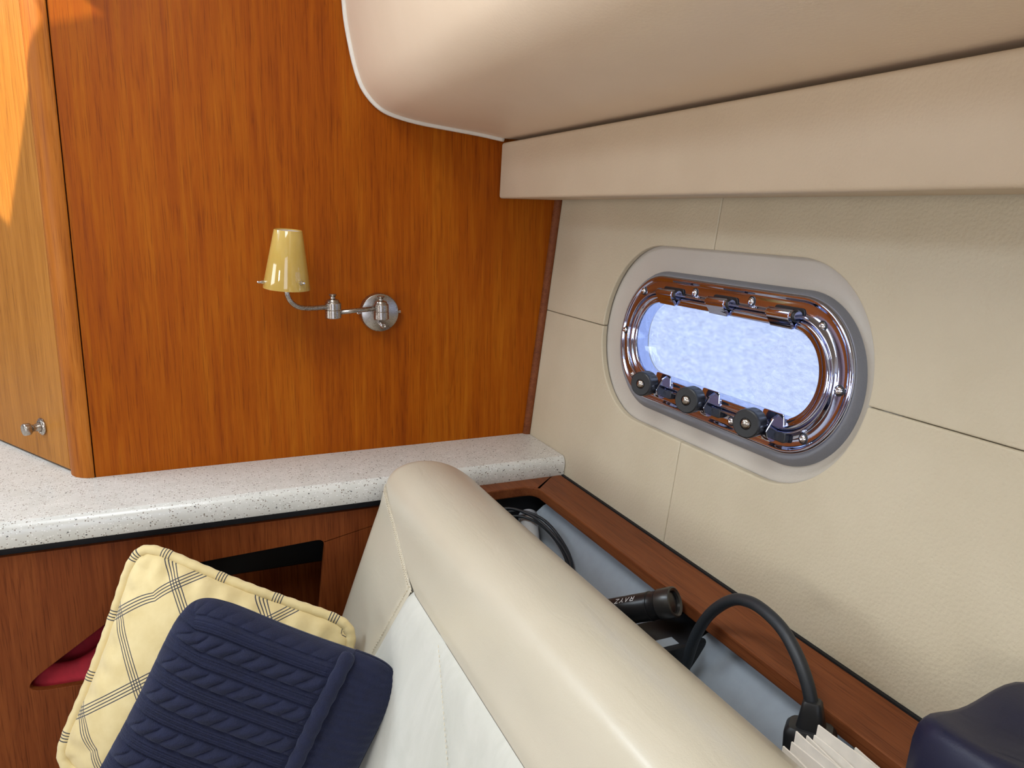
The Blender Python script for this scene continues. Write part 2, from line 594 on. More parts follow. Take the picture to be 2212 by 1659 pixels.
# cabin top; its unseen sun opening is traced back from the locker's patch
def at_ceiling(p):
    p = Vector(p); t_ = (2.02-p.z)/SUN_DIR.z
    q = p+SUN_DIR*t_
    return (q.x, q.y)
sun_hole = [at_ceiling(p) for p in ((-0.136, 1.366, 1.665), (-0.243, 1.55, 1.305), (-0.42, 1.84, 1.45), (-0.33, 1.69, 1.9))]
solo('ceiling', plate([(-2.5, -2.0), (1.0, -2.0), (1.0, 2.5), (-2.5, 2.5)], [sun_hole, rounded([(-0.42, 0.03), (0.04, 0.03), (0.04, 0.81), (-0.42, 0.81)], 0.05)], lambda a, b, t: (a, b, t), 2.02, 2.024), M['linerwall'], kind='structure')
solo('added_lid', box(-0.44, 0.06, 0.01, 0.83, 2.0245, 2.032), M['opaque_white'], kind='structure', bevel=0.002)  # added opaque lid, keeps direct sun out of the skylight opening
solo('wall_left', box(-2.44, -2.40, -2.0, 2.5, 0.0, 2.02), M['rose'], kind='structure')
solo('added_blind_1', box(-2.398, -2.385, -1.25, -0.65, 0.97, 1.47), M['opaque_white'], kind='structure', bevel=0.004)  # both side ones added: unseen opaque panels on solid wall, no sun enters
solo('added_blind_2', box(-2.398, -2.385, 0.45, 1.45, 1.00, 1.64), M['opaque_white'], kind='structure', bevel=0.004)
solo('wall_back', plate([(-2.4, 0.0), (0.95, 0.0), (0.95, 2.02), (-2.4, 2.02)],
     [rounded([(-1.1, 0.5), (-0.1, 0.5), (-0.1, 1.95), (-1.1, 1.95)], 0.05)], lambda a, b, t: (a, t, b), -1.84, -1.80), M['rose'], kind='structure')
solo('wall_far', box(-2.4, 0.95, 2.30, 2.34, 0, 2.02), M['rose'], kind='structure')

# main bulkhead
BK = Thing('wall_front', (0.28, 1.40, 0.90), kind='structure')
BK.part('bulkhead_panel', box(-0.1430, 0.74, 1.400, 1.425, 0.88, 2.02), M['teak'], bevel=0.001)
solo('trim_1', prism([(-0.1445, 1.3985), (-0.1462, 1.3975), (-0.1540, 1.3985), (-0.1640, 1.4030), (-0.1730, 1.4110), (-0.1795, 1.4220), (-0.1826, 1.4340), (-0.1822, 1.4390), (-0.16, 1.47), (-0.1445, 1.45)],
     lambda a, b, t: (a, b, t), 0.9003, 2.02), M['post'], kind='structure', auto=40)

# slim cherry bead where bulkhead meets the hull lining, following the hull's lean
def bead():
    lp = []
    for z in (0.8985, 1.39):
        xh = HX0+HS*z
        lp.append([(xh-0.0125, 1.3995, z), (xh-0.012, 1.394, z), (xh-0.008, 1.390, z), (xh-0.003, 1.3885, z), (xh-0.0005, 1.389, z), (xh-0.0005, 1.3995, z)])
    return loft(lp, True, True, True)
solo('trim_2', bead(), M['shelf'], kind='structure', auto=50)

# ------------------------------------------------------------------ hull side lining with port light
WR = Thing('wall_right', (0.66, 0.60, 0.60), kind='structure')
HC = (0.878, 1.162); HA, HR = 0.1475, 0.140
def stad_arc(a0, a1, n=24):
    """points of the recess outline, degrees measured from +y (towards the bulkhead) upwards"""
    out = []
    for k in range(n+1):
        t = math.radians(a0+(a1-a0)*k/n)
        c, s = math.cos(t), math.sin(t)
        cy = HC[0]+(HA if c > 0 else -HA)
        out.append((cy+HR*c, HC[1]+HR*s))
    return out
g = 0.0005
YT, ZL, ZR = 0.899, 1.157, 1.149
quarters = [
    [(YT+g, 1.40), (1.3995, 1.40), (1.3995, ZL+g)]+stad_arc(math.degrees(math.asin((ZL+g-HC[1])/HR)), 89.9)+[(YT+g, HC[1]+HR)],
    [(YT+g, 0.60), (YT+g, HC[1]-HR)]+stad_arc(-89.9, math.degrees(math.asin((ZL-g-HC[1])/HR)))+[(1.3995, ZL-g), (1.3995, 0.60)],
    [(YT-g, 1.40), (YT-g, HC[1]+HR)]+stad_arc(90.1, 180-math.degrees(math.asin((ZR+g-HC[1])/HR)))+[(-0.7, ZR+g), (-0.7, 1.40)],
    [(YT-g, 0.60), (-0.7, 0.60), (-0.7, ZR-g)]+stad_arc(180-math.degrees(math.asin((ZR-g-HC[1])/HR)), 269.9)+[(YT-g, HC[1]-HR)],
]
for q in quarters:
    WR.part('lining_panel', prism(q, lambda a, b, t: hull(a, b, t), 0.0, -0.010), M['vinyl'], bevel=0.0022, seg=3)
# structural skin behind the lining, open at the port light
WR.part('hull_skin', plate([(-1.9, 0.0), (2.3, 0.0), (2.3, 2.02), (-1.9, 2.02)],
        [rounded([(0.56, 1.04), (1.13, 1.04), (1.13, 1.29), (0.56, 1.29)], 0.1)], lambda a, b, t: hull(a, b, t), -0.0165, -0.05), M['black'])

NL = 96
def stad(cy, cz, a, r, off, n=NL):
    out = []
    for k in range(n):
        t = 2*math.pi*(k+0.5)/n
        c, s = math.cos(t), math.sin(t)
        out.append(hull(cy+(a if c > 0 else -a)+r*c, cz+r*s, off))
    return out
FC = (0.8445, 1.1635); FA = 0.1435
W1 = Thing('window_1', (0.69, 0.8445, 1.06), kind='structure')
# vinyl-wrapped collar: recessed ring swelling up to the frame
col_loops = [stad(0.878, 1.162, HA, 0.150, -0.0115), stad(0.878, 1.162, HA, 0.138, -0.0115), stad(0.874, 1.160, HA, 0.130, -0.0110), stad(0.866, 1.156, 0.1470, 0.1200, -0.0100),
             stad(0.860, 1.1535, 0.1460, 0.1130, -0.0085), stad(0.8555, 1.1560, 0.1456, 0.1080, -0.0068), stad(0.8550, 1.1562, 0.1455, 0.1072, -0.0040), stad(0.850, 1.1600, 0.1445, 0.1012, 0.0060),
             stad(0.8475, 1.1605, 0.144, 0.0985, 0.0085), stad(0.8445, 1.1635, FA, 0.0930, 0.0095)]
W1.part('vinyl_collar', loft(col_loops[:6]), M['ring'], smooth=True)
W1.part('spacer_band', loft(col_loops[5:]), M['grayband'], smooth=True, label='slate grey band behind the chrome frame')
def fr(lst, a=None):
    return loft([stad(FC[0], FC[1], FA if a is None or r > 0.0645 else a, r, o) for r, o in lst])
fflange = W1.part('port_frame', fr([(0.0945, 0.004), (0.0958, 0.0075), (0.0960, 0.0105), (0.0950, 0.0130), (0.0925, 0.0142), (0.0900, 0.0136), (0.0885, 0.0120), (0.0860, 0.0115),
        (0.0745, 0.0115), (0.0728, 0.0125), (0.0718, 0.0165), (0.0705, 0.0180), (0.0690, 0.0172), (0.0680, 0.0130), (0.0672, 0.0085), (0.0640, 0.0080)]), M['chrome'], smooth=True)
W1.part('sash_ring', fr([(0.0672, 0.0060), (0.0668, 0.0150), (0.0655, 0.0168), (0.0640, 0.0170), (0.0632, 0.0155), (0.0590, 0.0150), (0.0560, 0.0146), (0.0553, 0.0138), (0.0550, 0.0100), (0.0552, -0.008)], 0.1365), M['chrome'], smooth=True)
W1.part('gasket', fr([(0.0648, 0.0096), (0.0655, 0.0130), (0.0668, 0.0132), (0.0676, 0.0096)]), M['blackplastic'], smooth=True)
W1.part('spigot', fr([(0.0556, -0.006), (0.0570, -0.009), (0.0575, -0.016), (0.0625, -0.0165), (0.090, -0.0160)]), M['piping'], smooth=True)
W1.part('pane', loft([stad(FC[0], FC[1], FA, 0.0556, -0.002), stad(FC[0], FC[1], FA, 0.0556, -0.007)], True, True, True), M['glass'])
W1.part('insect_screen', loft([stad(FC[0], FC[1], FA, 0.0600, -0.0140), stad(FC[0], FC[1], FA, 0.0600, -0.0145)], True, True, True), M['screen'])

HN = (hull(0, 1, 1)-hull(0, 1, 0)).normalized()      # inboard
ZD = Vector((HS, 0, 1)).normalized()
YD = Vector((0, 1, 0))
HNn = YD.cross(ZD); HNn = HNn if HNn.x < 0 else -HNn
def screw_geo(c, ax, r=0.0052, h=0.0026):
    c = Vector(c); ax = Vector(ax).normalized()
    head = lathe([(r, -0.0008), (r*1.0, 0.0004), (r*0.86, h*0.7), (r*0.5, h), (r*0.30, h*0.98), (r*0.26, h*0.35)], c, ax, 16)
    return head
for (y, z) in ((1.0386, 1.2312), (0.909, 1.2414), (0.7893, 1.2422), (0.6643, 1.2273), (0.6222, 1.1609), (0.6597, 1.0949), (0.7862, 1.0835), (0.9033, 1.0826), (1.0326, 1.0988), (1.0743, 1.1639)):
    W1.part('screw', screw_geo(hull(y, z, 0.0122), HNn), M['steel'], smooth=True, parent=fflange)
    W1.part('screw_seat', lathe([(0.0068, -0.001), (0.0066, 0.0006), (0.0054, 0.0006)], hull(y, z, 0.0118), HNn, 16, cap=False), M['blackplastic'], smooth=True, parent=fflange)
def hb(y0, y1, z0, z1, o0, o1):
    v = [hull(y, z, o) for z in (z0, z1) for y in (y0, y1) for o in (o0, o1)]
    f = [(0, 2, 3, 1), (4, 5, 7, 6), (0, 1, 5, 4), (2, 6, 7, 3), (0, 4, 6, 2), (1, 3, 7, 5)]
    return v, f
# hinges along the top edge
for yc in (0.9600, 0.8410, 0.7205):
    pkt = W1.part('hinge', prism(rounded([(yc-0.028, 1.2265), (yc+0.026, 1.2265), (yc+0.024, 1.2440), (yc-0.026, 1.2440)], 0.006), lambda a, b, t: hull(a, b, t), 0.0118, 0.0135), M['blackplastic'], bevel=0.0008)
    W1.part('hinge_pin', tube([hull(yc-0.026, 1.2350, 0.0210), hull(yc-0.021, 1.2350, 0.0210), hull(yc+0.024, 1.2350, 0.0210)], [0.0062, 0.0066, 0.0066], 14), M['chrome'], smooth=False, parent=pkt, auto=40)
    W1.part('hinge_cap', lathe([(0.0072, 0), (0.0076, 0.002), (0.0070, 0.0045), (0.0045, 0.0055), (0.0040, 0.0045)], hull(yc-0.0205, 1.2350, 0.0210), (0, -1, 0), 18), M['blackplastic'], smooth=True, parent=pkt)
    prof = [(1.2420, 0.0225), (1.2400, 0.0272), (1.2350, 0.0285), (1.2295, 0.0268), (1.2255, 0.0232), (1.2215, 0.0198), (1.2180, 0.0182), (1.2178, 0.0150), (1.2225, 0.0155), (1.2265, 0.0190), (1.2300, 0.0225), (1.2350, 0.0235), (1.2395, 0.0225)]
    W1.part('hinge_leaf', prism(prof, lambda a, b, t: hull(t, a, b), yc-0.0165, yc+0.0215), M['chrome'], parent=pkt, auto=50, bevel=0.0006)
# latches along the bottom: bracket on the sash, swing bolt and black knurled knob
for yc, zc in ((0.9520, 1.0995), (0.8390, 1.1005), (0.7170, 1.0995)):
    br = W1.part('latch', prism(rounded([(1.1100, 0.0135), (1.1165, 0.0140), (1.1100, 0.0250), (1.0950, 0.0330), (1.0855, 0.0290), (1.0870, 0.0210), (1.0980, 0.0140)], 0.003), lambda a, b, t: hull(t, a, b), yc-0.0185, yc-0.0145), M['chrome'], bevel=0.0008)
    W1.part('latch_base', prism(rounded([(yc-0.030, 1.0985), (yc+0.012, 1.0985), (yc+0.010, 1.1165), (yc-0.026, 1.1165)], 0.004), lambda a, b, t: hull(a, b, t), 0.0145, 0.0170), M['chrome'], bevel=0.0008, parent=br)
    W1.part('latch_foot', prism(rounded([(yc-0.036, 1.0830), (yc-0.004, 1.0830), (yc-0.004, 1.0930), (yc-0.036, 1.0960)], 0.004), lambda a, b, t: hull(a, b, t), 0.0112, 0.0185), M['blackplastic'], bevel=0.0012, parent=br)
    base_c = hull(yc-0.012, zc-0.004, 0.018)
    ax = Vector((-0.90, -0.35, 0.05)).normalized()
    base_c = hull(yc, zc+0.002, 0.050)-ax*0.0315
    W1.part('swing_bolt', tube([hull(yc-0.012, zc-0.006, 0.020), base_c+ax*0.004, base_c+ax*0.020], 0.0042, 12), M['chrome'], smooth=True, parent=br)
    W1.part('bolt_eye', lathe([(0.0085, -0.006), (0.0095, -0.004), (0.0095, 0.004), (0.0085, 0.006)], hull(yc-0.012, zc-0.010, 0.0210), (0, 1, 0), 18), M['chrome'], parent=br, auto=40)
    kl = []
    NK = 60
    u = ax.cross(Vector((0, 0, 1))).normalized(); w_ = ax.cross(u)
    for r, h, kn in ((0.0130, 0.008, 0), (0.0170, 0.0092, 0), (0.0180, 0.0115, 0), (0.0184, 0.013, 1), (0.0184, 0.028, 1), (0.0184, 0.0293, 0), (0.0178, 0.0312, 0), (0.0164, 0.0322, 0), (0.0075, 0.0320, 0), (0.0070, 0.0308, 0)):
        kl.append([base_c+ax*h+(r-(0.0012 if kn and k % 4 == 0 else 0))*(math.cos(2*math.pi*k/NK)*u+math.sin(2*math.pi*k/NK)*w_) for k in range(NK)])
    kb = W1.part('latch_knob', loft(kl, True, True, True), M['blackplastic'], parent=br, auto=35)
    W1.part('knob_screw', lathe([(0.0066, 0.0), (0.0064, 0.0018), (0.0044, 0.0036), (0.0014, 0.0040)], base_c+ax*0.0308, ax, 18), M['nickel'], smooth=True, parent=br)

# ------------------------------------------------------------------ headliner soffit and valance
prof = [(0.5870, 1.4830), (0.5353, 1.4904), (0.4631, 1.4984), (0.4238, 1.5032), (0.3900, 1.5095), (0.3604, 1.5185), (0.3390, 1.5335), (0.3218, 1.5560), (0.3112, 1.5850), (0.3034, 1.6200), (0.2972, 1.6560), (0.2943, 1.6906), (0.2920, 1.75), (0.2905, 1.85), (0.290, 2.019)]
pc = [(p.x, p.y) for p in catmull([(a, b, 0) for a, b in prof], 5)]
SF = Thing('soffit', (0.55, 1.0, 1.48), label='beige vinyl padded soffit curving overhead with white piped edge at the wood wall', cat='soffit')
SF.part('headliner_pad', prism(pc+[(0.7, 2.019), (0.7, 1.4830)], lambda a, b, t: (a, t, b), 1.392, -0.9), M['soffit'], auto=30)
pp = [Vector((a, 1.3935, b)) for a, b in pc]
# the piping stands slightly proud of the pad
def offset_path(P, d):
    out = []
    for i, p in enumerate(P):
        t = P[min(i+1, len(P)-1)]-P[max(i-1, 0)]
        n = Vector((-t.z, 0, t.x)).normalized()
        if n.z > 0: n = -n
        if abs(t.x) < 1e-6: n = Vector((-1, 0, 0))
        out.append(p+n*d)
    return out
SF.part('piping', tube(offset_path(pp, 0.0006), 0.0052, 10), M['piping'], smooth=True)

solo('valance', prism(rounded([(0.5815, 1.3738), (0.5856, 1.4765), (0.705, 1.4765), (0.705, 1.3738)], [0.006, 0.007, 0, 0]), lambda a, b, t: (a, t, b), 1.3990, -0.7), M['valance'],
     label='tan vinyl valance board running below the soffit above the porthole', cat='valance', auto=35, bevel=0.003)

# ------------------------------------------------------------------ tall locker with angled door on the counter
LK = Thing('tall_locker', (-0.25, 1.56, 0.9005), label='tall cherry locker with angled door and small round knob on the counter', cat='locker')
dd = Vector((-0.51, 0.86, 0)).normalized(); dnn = Vector((-0.86, -0.51, 0)).normalized()
p0 = Vector((-0.1832, 1.4405, 0))+dd*0.0012
def dplane(s, n_, z): return p0+dd*s+dnn*n_+Vector((0, 0, z))
def dbox(s0, s1, n0, n1, z0, z1):
    v = [dplane(s, n_, z) for z in (z0, z1) for n_ in (n0, n1) for s in (s0, s1)]
    f = [(0, 2, 3, 1), (4, 5, 7, 6), (0, 1, 5, 4), (2, 6, 7, 3), (0, 4, 6, 2), (1, 3, 7, 5)]
    return v, f
dr = LK.part('door', dbox(0.0012, 0.42, -0.018, 0.0, 0.9045, 2.018), M['door'], bevel=0.0012)
LK.part('carcass', dbox(0.002, 0.425, -0.05, -0.0195, 0.9005, 2.018), M['black'])
kc = Vector((-0.2285, 1.5172, 0.9655))
LK.part('knob_rose', lathe([(0.0150, 0), (0.0155, 0.0012), (0.0150, 0.0028), (0.0132, 0.0034), (0.0125, 0.0050), (0.0108, 0.0056), (0.0100, 0.0040), (0.0060, 0.0036)], kc, dnn, 32), M['nickel'], parent=dr, auto=50)
LK.part('knob', lathe([(0.0088, 0.002), (0.0086, 0.006), (0.0070, 0.010), (0.0062, 0.014), (0.0064, 0.017), (0.0085, 0.0195), (0.0104, 0.0208), (0.0108, 0.0230), (0.0108, 0.0290), (0.0100, 0.0310), (0.0090, 0.0315)], kc, dnn, 32), M['nickel'], parent=dr, auto=50)

# ------------------------------------------------------------------ counter
CT = Thing('counter', (0.0, 1.30, 0.862), label='cream speckled stone counter ledge with rounded front edge', cat='counter')
cprof = [(1.3995, 0.9000), (1.2370, 0.9000), (1.2350, 0.8996), (1.2338, 0.8982), (1.2322, 0.8976), (1.2298, 0.8955), (1.2268, 0.8910), (1.2252, 0.8850), (1.2248, 0.8780), (1.2250, 0.8640), (1.2262, 0.8622), (1.2280, 0.8618), (1.3995, 0.8618)]
def xr(y, z): return min(0.74, HX0+HS*z-0.0015)
cl, cr = [(-2.398, y, z) for y, z in cprof], [(xr(y, z), y, z) for y, z in cprof]
ctop = CT.part('worktop', loft([cl, cr], True, True, True), M['counter'], auto=40)
CT.part('worktop_rear', box(-2.398, -0.1445, 1.3998, 2.298, 0.8618, 0.9000), M['counter'])

# ------------------------------------------------------------------ base unit below the counter with angled cubby
BU = Thing('base_cabinet', (0.0, 1.30, 0.0), label='dark cherry base cabinet under the counter with slanted open cubby', cat='cabinet')
hole = rounded([(-0.270, 0.6150), (0.186, 0.5980), (0.2075, 0.7960), (-0.020, 0.7850)], [0.018, 0.02, 0.014, 0.03], 8)
hole = hole[::-1]
BU.part('front_panel', plate([(-1.2, 0.02), (0.45, 0.02), (0.45, 0.8405), (-1.2, 0.8405)], [hole], lambda a, b, t: (a, t, b), 1.250, 1.262), M['panel'], bevel=0.001)
BU.part('shadow_gap', box(-1.2, 0.62, 1.258, 1.30, 0.838, 0.8616), M['black'])  # black strip paints the shade of the recess under the counter
BU.part('cubby_back', box(-0.33, 0.27, 1.372, 1.380, 0.59, 0.698), M['panel'])
BU.part('cubby_shade', box(-0.33, 0.27, 1.374, 1.382, 0.698, 0.84), M['black'])  # upper back painted black as the shade below the cubby's top
BU.part('cubby_shelf', box(-0.33, 0.27, 1.2625, 1.3715, 0.585, 0.592), M['panel'])
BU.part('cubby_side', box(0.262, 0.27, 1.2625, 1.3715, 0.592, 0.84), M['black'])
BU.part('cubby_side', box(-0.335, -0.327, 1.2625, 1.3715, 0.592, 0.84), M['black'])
def clothfn(u, v):
    x = -0.262+0.215*u; y = 1.2650+0.10*v
    e = min(1, 6*min(u, 1-u, v, 1-v))
    z = 0.5925+e**0.6*(0.026+0.042*math.sin(0.2+2.2*u)*(0.35+0.65*v)+0.008*math.sin(9*u+5*v)+0.006*math.sin(17*v-7*u))
    return (x, y, z)
cv, cf = grid(clothfn, 36, 20)
nb = len(cv)
cv2 = cv+[Vector((p.x, p.y, 0.5922)) for p in cv]
rim = [i for i in range(36)]+[36*j+35 for j in range(1, 20)]+[36*19+i for i in range(34, -1, -1)]+[36*j for j in range(18, 0, -1)]
cf2 = cf+[[i+nb for i in reversed(q)] for q in cf]+[(rim[i], rim[(i+1) % len(rim)], rim[(i+1) % len(rim)]+nb, rim[i]+nb) for i in range(len(rim))]
solo('folded_cloth', (cv2, cf2), M['red'], label='crumpled dark red cloth lying inside the slanted cubby', cat='cloth', smooth=True)

# ------------------------------------------------------------------ storage shelf along the hull
ZS = 0.8658
SH = Thing('storage_shelf', (0.55, 0.8, 0.70), label='cherry shelf along the hull with long open storage bin cut in it', cat='shelf')
cut = rounded([(0.4715, 1.1900), (0.5735, 1.1900), (0.5735, -0.2), (0.4835, 0.15), (0.4835, 0.50)], [0.022, 0.026, 0.02, 0.0, 0.0], 8)[::-1]
SH.part('top_board', plate([(0.4475, 1.2450), (0.6460, 1.2450), (0.6460, -0.5), (0.4475, -0.5)], [cut], lambda a, b, t: (a, b, t), ZS-0.018, ZS), M['shelf'], bevel=0.0025)
SH.part('gasket', loft([[(HX0+HS*z-0.0012-(0.0045 if k == 0 else 0), y, z) for k in (0, 1) for z in ((ZS-0.004, ZS+0.001) if k == 0 else (ZS+0.001, ZS-0.004))] for y in (1.232, -0.5)], True, True, True), M['black'])
SH.part('rear_gap_strip', box(0.448, 0.648, 1.2275, 1.2349, ZS+0.0002, 0.8714), M['black'])
SH.part('bin_floor', box(0.4475, 0.642, -0.5, 1.245, 0.660, 0.668), M['black'])
SH.part('bin_side', box(0.4475, 0.4535, -0.5, 1.245, 0.668, ZS-0.0185), M['black'])
SH.part('bin_side', box(0.630, 0.636, -0.5, 1.245, 0.668, ZS-0.0185), M['black'])
SH.part('bin_end', box(0.4540, 0.6295, 1.205, 1.212, 0.668, ZS-0.0185), M['black'])
def liner(y0, y1):
    # moulded grey liner, curved, top edge outboard, sloping down to the inboard side, with rounded ends
    def fn(u, v, d):
        y = y0+(y1-y0)*u
        x = 0.600-0.135*v-d*0.6
        z = 0.8430-0.155*v**0.82-d*0.8
        e = min(u, 1-u)*abs(y1-y0)
        r = 0.035
        if e < r:
            k = 1-math.sqrt(max(0, 1-((r-e)/r)**2))
            z -= 0.032*k*max(0, 1-v*2.2); x -= 0.030*k*max(0, 1-v*2.2)
        return (x, y, z)
    A = grid(lambda u, v: fn(u, v, 0), 60, 16)
    B = grid(lambda u, v: fn(u, v, 0.004), 60, 16)
    n_ = len(A[0])
    rim = [i for i in range(60)]+[60*j+59 for j in range(1, 16)]+[60*15+i for i in range(58, -1, -1)]+[60*j for j in range(14, 0, -1)]
    return A[0]+B[0], A[1]+[[i+n_ for i in reversed(q)] for q in B[1]]+[(rim[i], rim[(i+1) % len(rim)], rim[(i+1) % len(rim)]+n_, rim[i]+n_) for i in range(len(rim))]
SH.part('bin_liner', liner(1.186, 0.798), M['greyliner'], auto=50, label='blue grey moulded liner in the bin')
SH.part('bin_liner', liner(0.716, 0.20), M['greyliner'], auto=50, label='blue grey moulded liner in the bin')

# ------------------------------------------------------------------ settee backrest and seat
sp2 = [(0.1137, 0.402), (0.152, 0.509), (0.1916, 0.620), (0.241, 0.760), (0.2690, 0.838), (0.2815, 0.872), (0.2895, 0.900), (0.3000, 0.924), (0.3180, 0.9385), (0.3450, 0.9450), (0.3760, 0.9425), (0.4050, 0.9320), (0.4300, 0.9150), (0.4480, 0.8970), (0.4560, 0.8820), (0.4540, 0.8710), (0.4440, 0.8665), (0.4435, 0.80), (0.4435, 0.402)]
secp = [Vector((p.x, p.y)) for p in catmull([(a, b, 0) for a, b in sp2], 10)]
acc = [0.0]
for i in range(1, len(secp)): acc.append(acc[-1]+(secp[i]-secp[i-1]).length)
TOT = acc[-1]
import bisect
def sec(t):
    s = t*TOT
    i = min(max(bisect.bisect_right(acc, s)-1, 0), len(secp)-2)
    f = (s-acc[i])/max(1e-9, acc[i+1]-acc[i])
    p = secp[i].lerp(secp[i+1], f)
    a = secp[max(i-1, 0)]; b = secp[min(i+2, len(secp)-1)]
    tg = (b-a).normalized()
    return p, Vector((-tg.y, tg.x))
def t_at_z(z):
    for i in range(len(secp)-1):
        if secp[i].y <= z <= secp[i+1].y:
            return (acc[i]+(z-secp[i].y)/max(1e-9, secp[i+1].y-secp[i].y)*(acc[i+1]-acc[i]))/TOT
YE, RE = 1.192, 0.034
T0, T1 = t_at_z(0.838), t_at_z(0.9125)
def bsurf(t, y, out=0.0):
    p, n = sec(t)
    ins = 0.0
    if y > YE-RE:
        d = min(1.0, (y-(YE-RE))/RE)
        ins = 0.6*RE*(1-math.sqrt(max(0, 1-d*d)))
    w = max(0, min(1, (t-T0)/(T1-T0+1e-6)))
    dx = 0.006*max(0, min(1.4, (0.95-y)/0.45))*w
    q = p+n*(out-ins)
    return Vector((q.x+dx, y, q.y+0.0*w))
def yL(z):      # edge between suede insert and leather end
    return 0.9435+0.40*(0.838-z)
def y_m(t):     # mitre seam between end panel and top roll
    if t >= T1: return YE
    z0 = 0.838; z = sec(t)[0].y
    f = max(0.0, (z-z0)/(0.9125-z0))
    return 0.9435+(YE-0.9435)*(f**0.92)
SB = Thing('settee', (0.28, 0.6, 0.0), label='cream leather settee with thick rolled backrest and pale suede insert', cat='settee')
Y0 = -0.30
def seamdip(e, w=0.012, d=0.0035):
    return -d*math.exp(-(e/w)**2)
def f_suede(u, v):
    z = 0.402+(0.838-0.402)*v
    t = t_at_z(min(max(z, 0.4025), 0.8379))
    yl = yL(z)
    y = Y0+(yl-Y0)*u
    e1 = (yl-y); e2 = (0.838-z)
    crease = abs((y-0.82)-(z-0.8445)*1.52)
    return bsurf(t, y, 0.003+seamdip(e1, 0.007, 0.0055)+seamdip(e2, 0.007, 0.0055)+seamdip(crease, 0.005, 0.0042))
v_, f_ = grid(f_suede, 170, 60)
SB.part('suede_insert', (v_, f_), M['suede'], smooth=True, label='pale grey suede insert')
def f_end(u, v):
    z = 0.402+(0.9125-0.402)*v
    t = T1 if v >= 0.9999 else t_at_z(min(max(z, 0.4025), 0.9124))
    yl = yL(z) if z < 0.838 else y_m(t)
    y = yl+(YE-yl)*u
    return bsurf(t, y, seamdip((y-yl), 0.007, 0.003))
v_, f_ = grid(f_end, 40, 70)
SB.part('end_panel', (v_, f_), M['leather'], smooth=True)
def f_roll(u, v):
    t = T0+(0.999-T0)*v
    ym = y_m(t)
    y = Y0+(ym-Y0)*(1-(1-u)**1.0)
    e = abs(ym-y) if t < T1 else 1
    e2 = (t-T0)*TOT
    return bsurf(t, y, seamdip(e*0.6, 0.006, 0.003)+seamdip(e2, 0.006, 0.003))
v_, f_ = grid(f_roll, 240, 90)
SB.part('top_roll', (v_, f_), M['leather'], smooth=True)
v_, f_ = grid(lambda u, v: bsurf(0.999*v, Y0+(YE-0.004-Y0)*u, -0.009), 60, 90)
SB.part('padding', (v_, f_), M['leather'], smooth=True)
capl = [bsurf(k/80*0.999+0.0005, YE) for k in range(81)]
SB.part('end_cap', (capl, [list(range(81))]), M['leather'])
SB.part('frame_back', box(0.30, 0.4425, Y0, 1.15, 0.402, 0.84), M['panel'])
# stitching: double row along the mitre seam, single rows along the suede edges
st = []
def stitch_run(fnpos, n, r=0.0007):
    P = [fnpos(k/n) for k in range(n+1)]
    for k in range(0, n, 2):
        a, b = P[k], P[k+1]
        st.append(tube([a, b], r, 5))
for sh in (-0.0052, 0.0052):
    def mit(f, sh=sh):
        t = T0+(T1-T0)*f*0.97
        return bsurf(t, min(YE-0.002, y_m(t)+sh*1.6), 0.0006)
    stitch_run(mit, 110)
def sedge(f):
    z = 0.838-0.30*f
    return bsurf(t_at_z(min(z, 0.8379)), yL(z)+0.0075, 0.0004)
stitch_run(sedge, 130)
def screase(f):
    z = 0.832-0.25*f
    return bsurf(t_at_z(z), 0.82+(z-0.8445)*1.52+0.004, 0.0028)
stitch_run(screase, 150, 0.0005)
SB.part('stitching', join(*st), M['stitch'], kind='stuff')

SB.part('seat_cushion', box(-0.62, 0.250, -0.30, 1.246, 0.18, 0.440), M['leather'], bevel=0.02, seg=4)
SB.part('base', box(-0.60, 0.44, -0.30, 1.246, 0.0, 0.1799), M['panel'], bevel=0.003)

# ------------------------------------------------------------------ throw pillows
class Pillow:
    def __init__(self, A, B, C, T, n=9.0, pw=2.6, q=0.55):
        self.A = Vector(A); self.U = Vector(B)-self.A; self.Vv = Vector(C)-self.A
        self.T, self.n, self.pw, self.q = T, n, pw, q
        self.N = self.Vv.cross(self.U).normalized()
        if self.N.y > 0: self.N = -self.N
    def shape(self, u, v):
        x, y = 2*u-1, 2*v-1
        mx = max(abs(x), abs(y))
        if mx > 1e-6:
            c, s = x/mx, y/mx
            k = 1/((abs(c)**self.n+abs(s)**self.n)**(1/self.n))
            k = 1+(k-1)*mx**3
            x, y = x*k, y*k
        return (x+1)/2, (y+1)/2
    def pos(self, u, v, side, extra=0.0):
        su, sv = self.shape(u, v)
        w = max(0.0, (1-abs(2*u-1)**self.pw)*(1-abs(2*v-1)**self.pw))
        h = self.T*w**self.q
        # slack fabric droops, edges bow inwards a little
        bow = 0.030
        su += -bow*(2*su-1)*(1-(2*sv-1)**2)*abs(2*su-1)
        sv += -bow*(2*sv-1)*(1-(2*su-1)**2)*abs(2*sv-1)
        return self.A+self.U*su+self.Vv*sv+self.N*(side*h+extra)

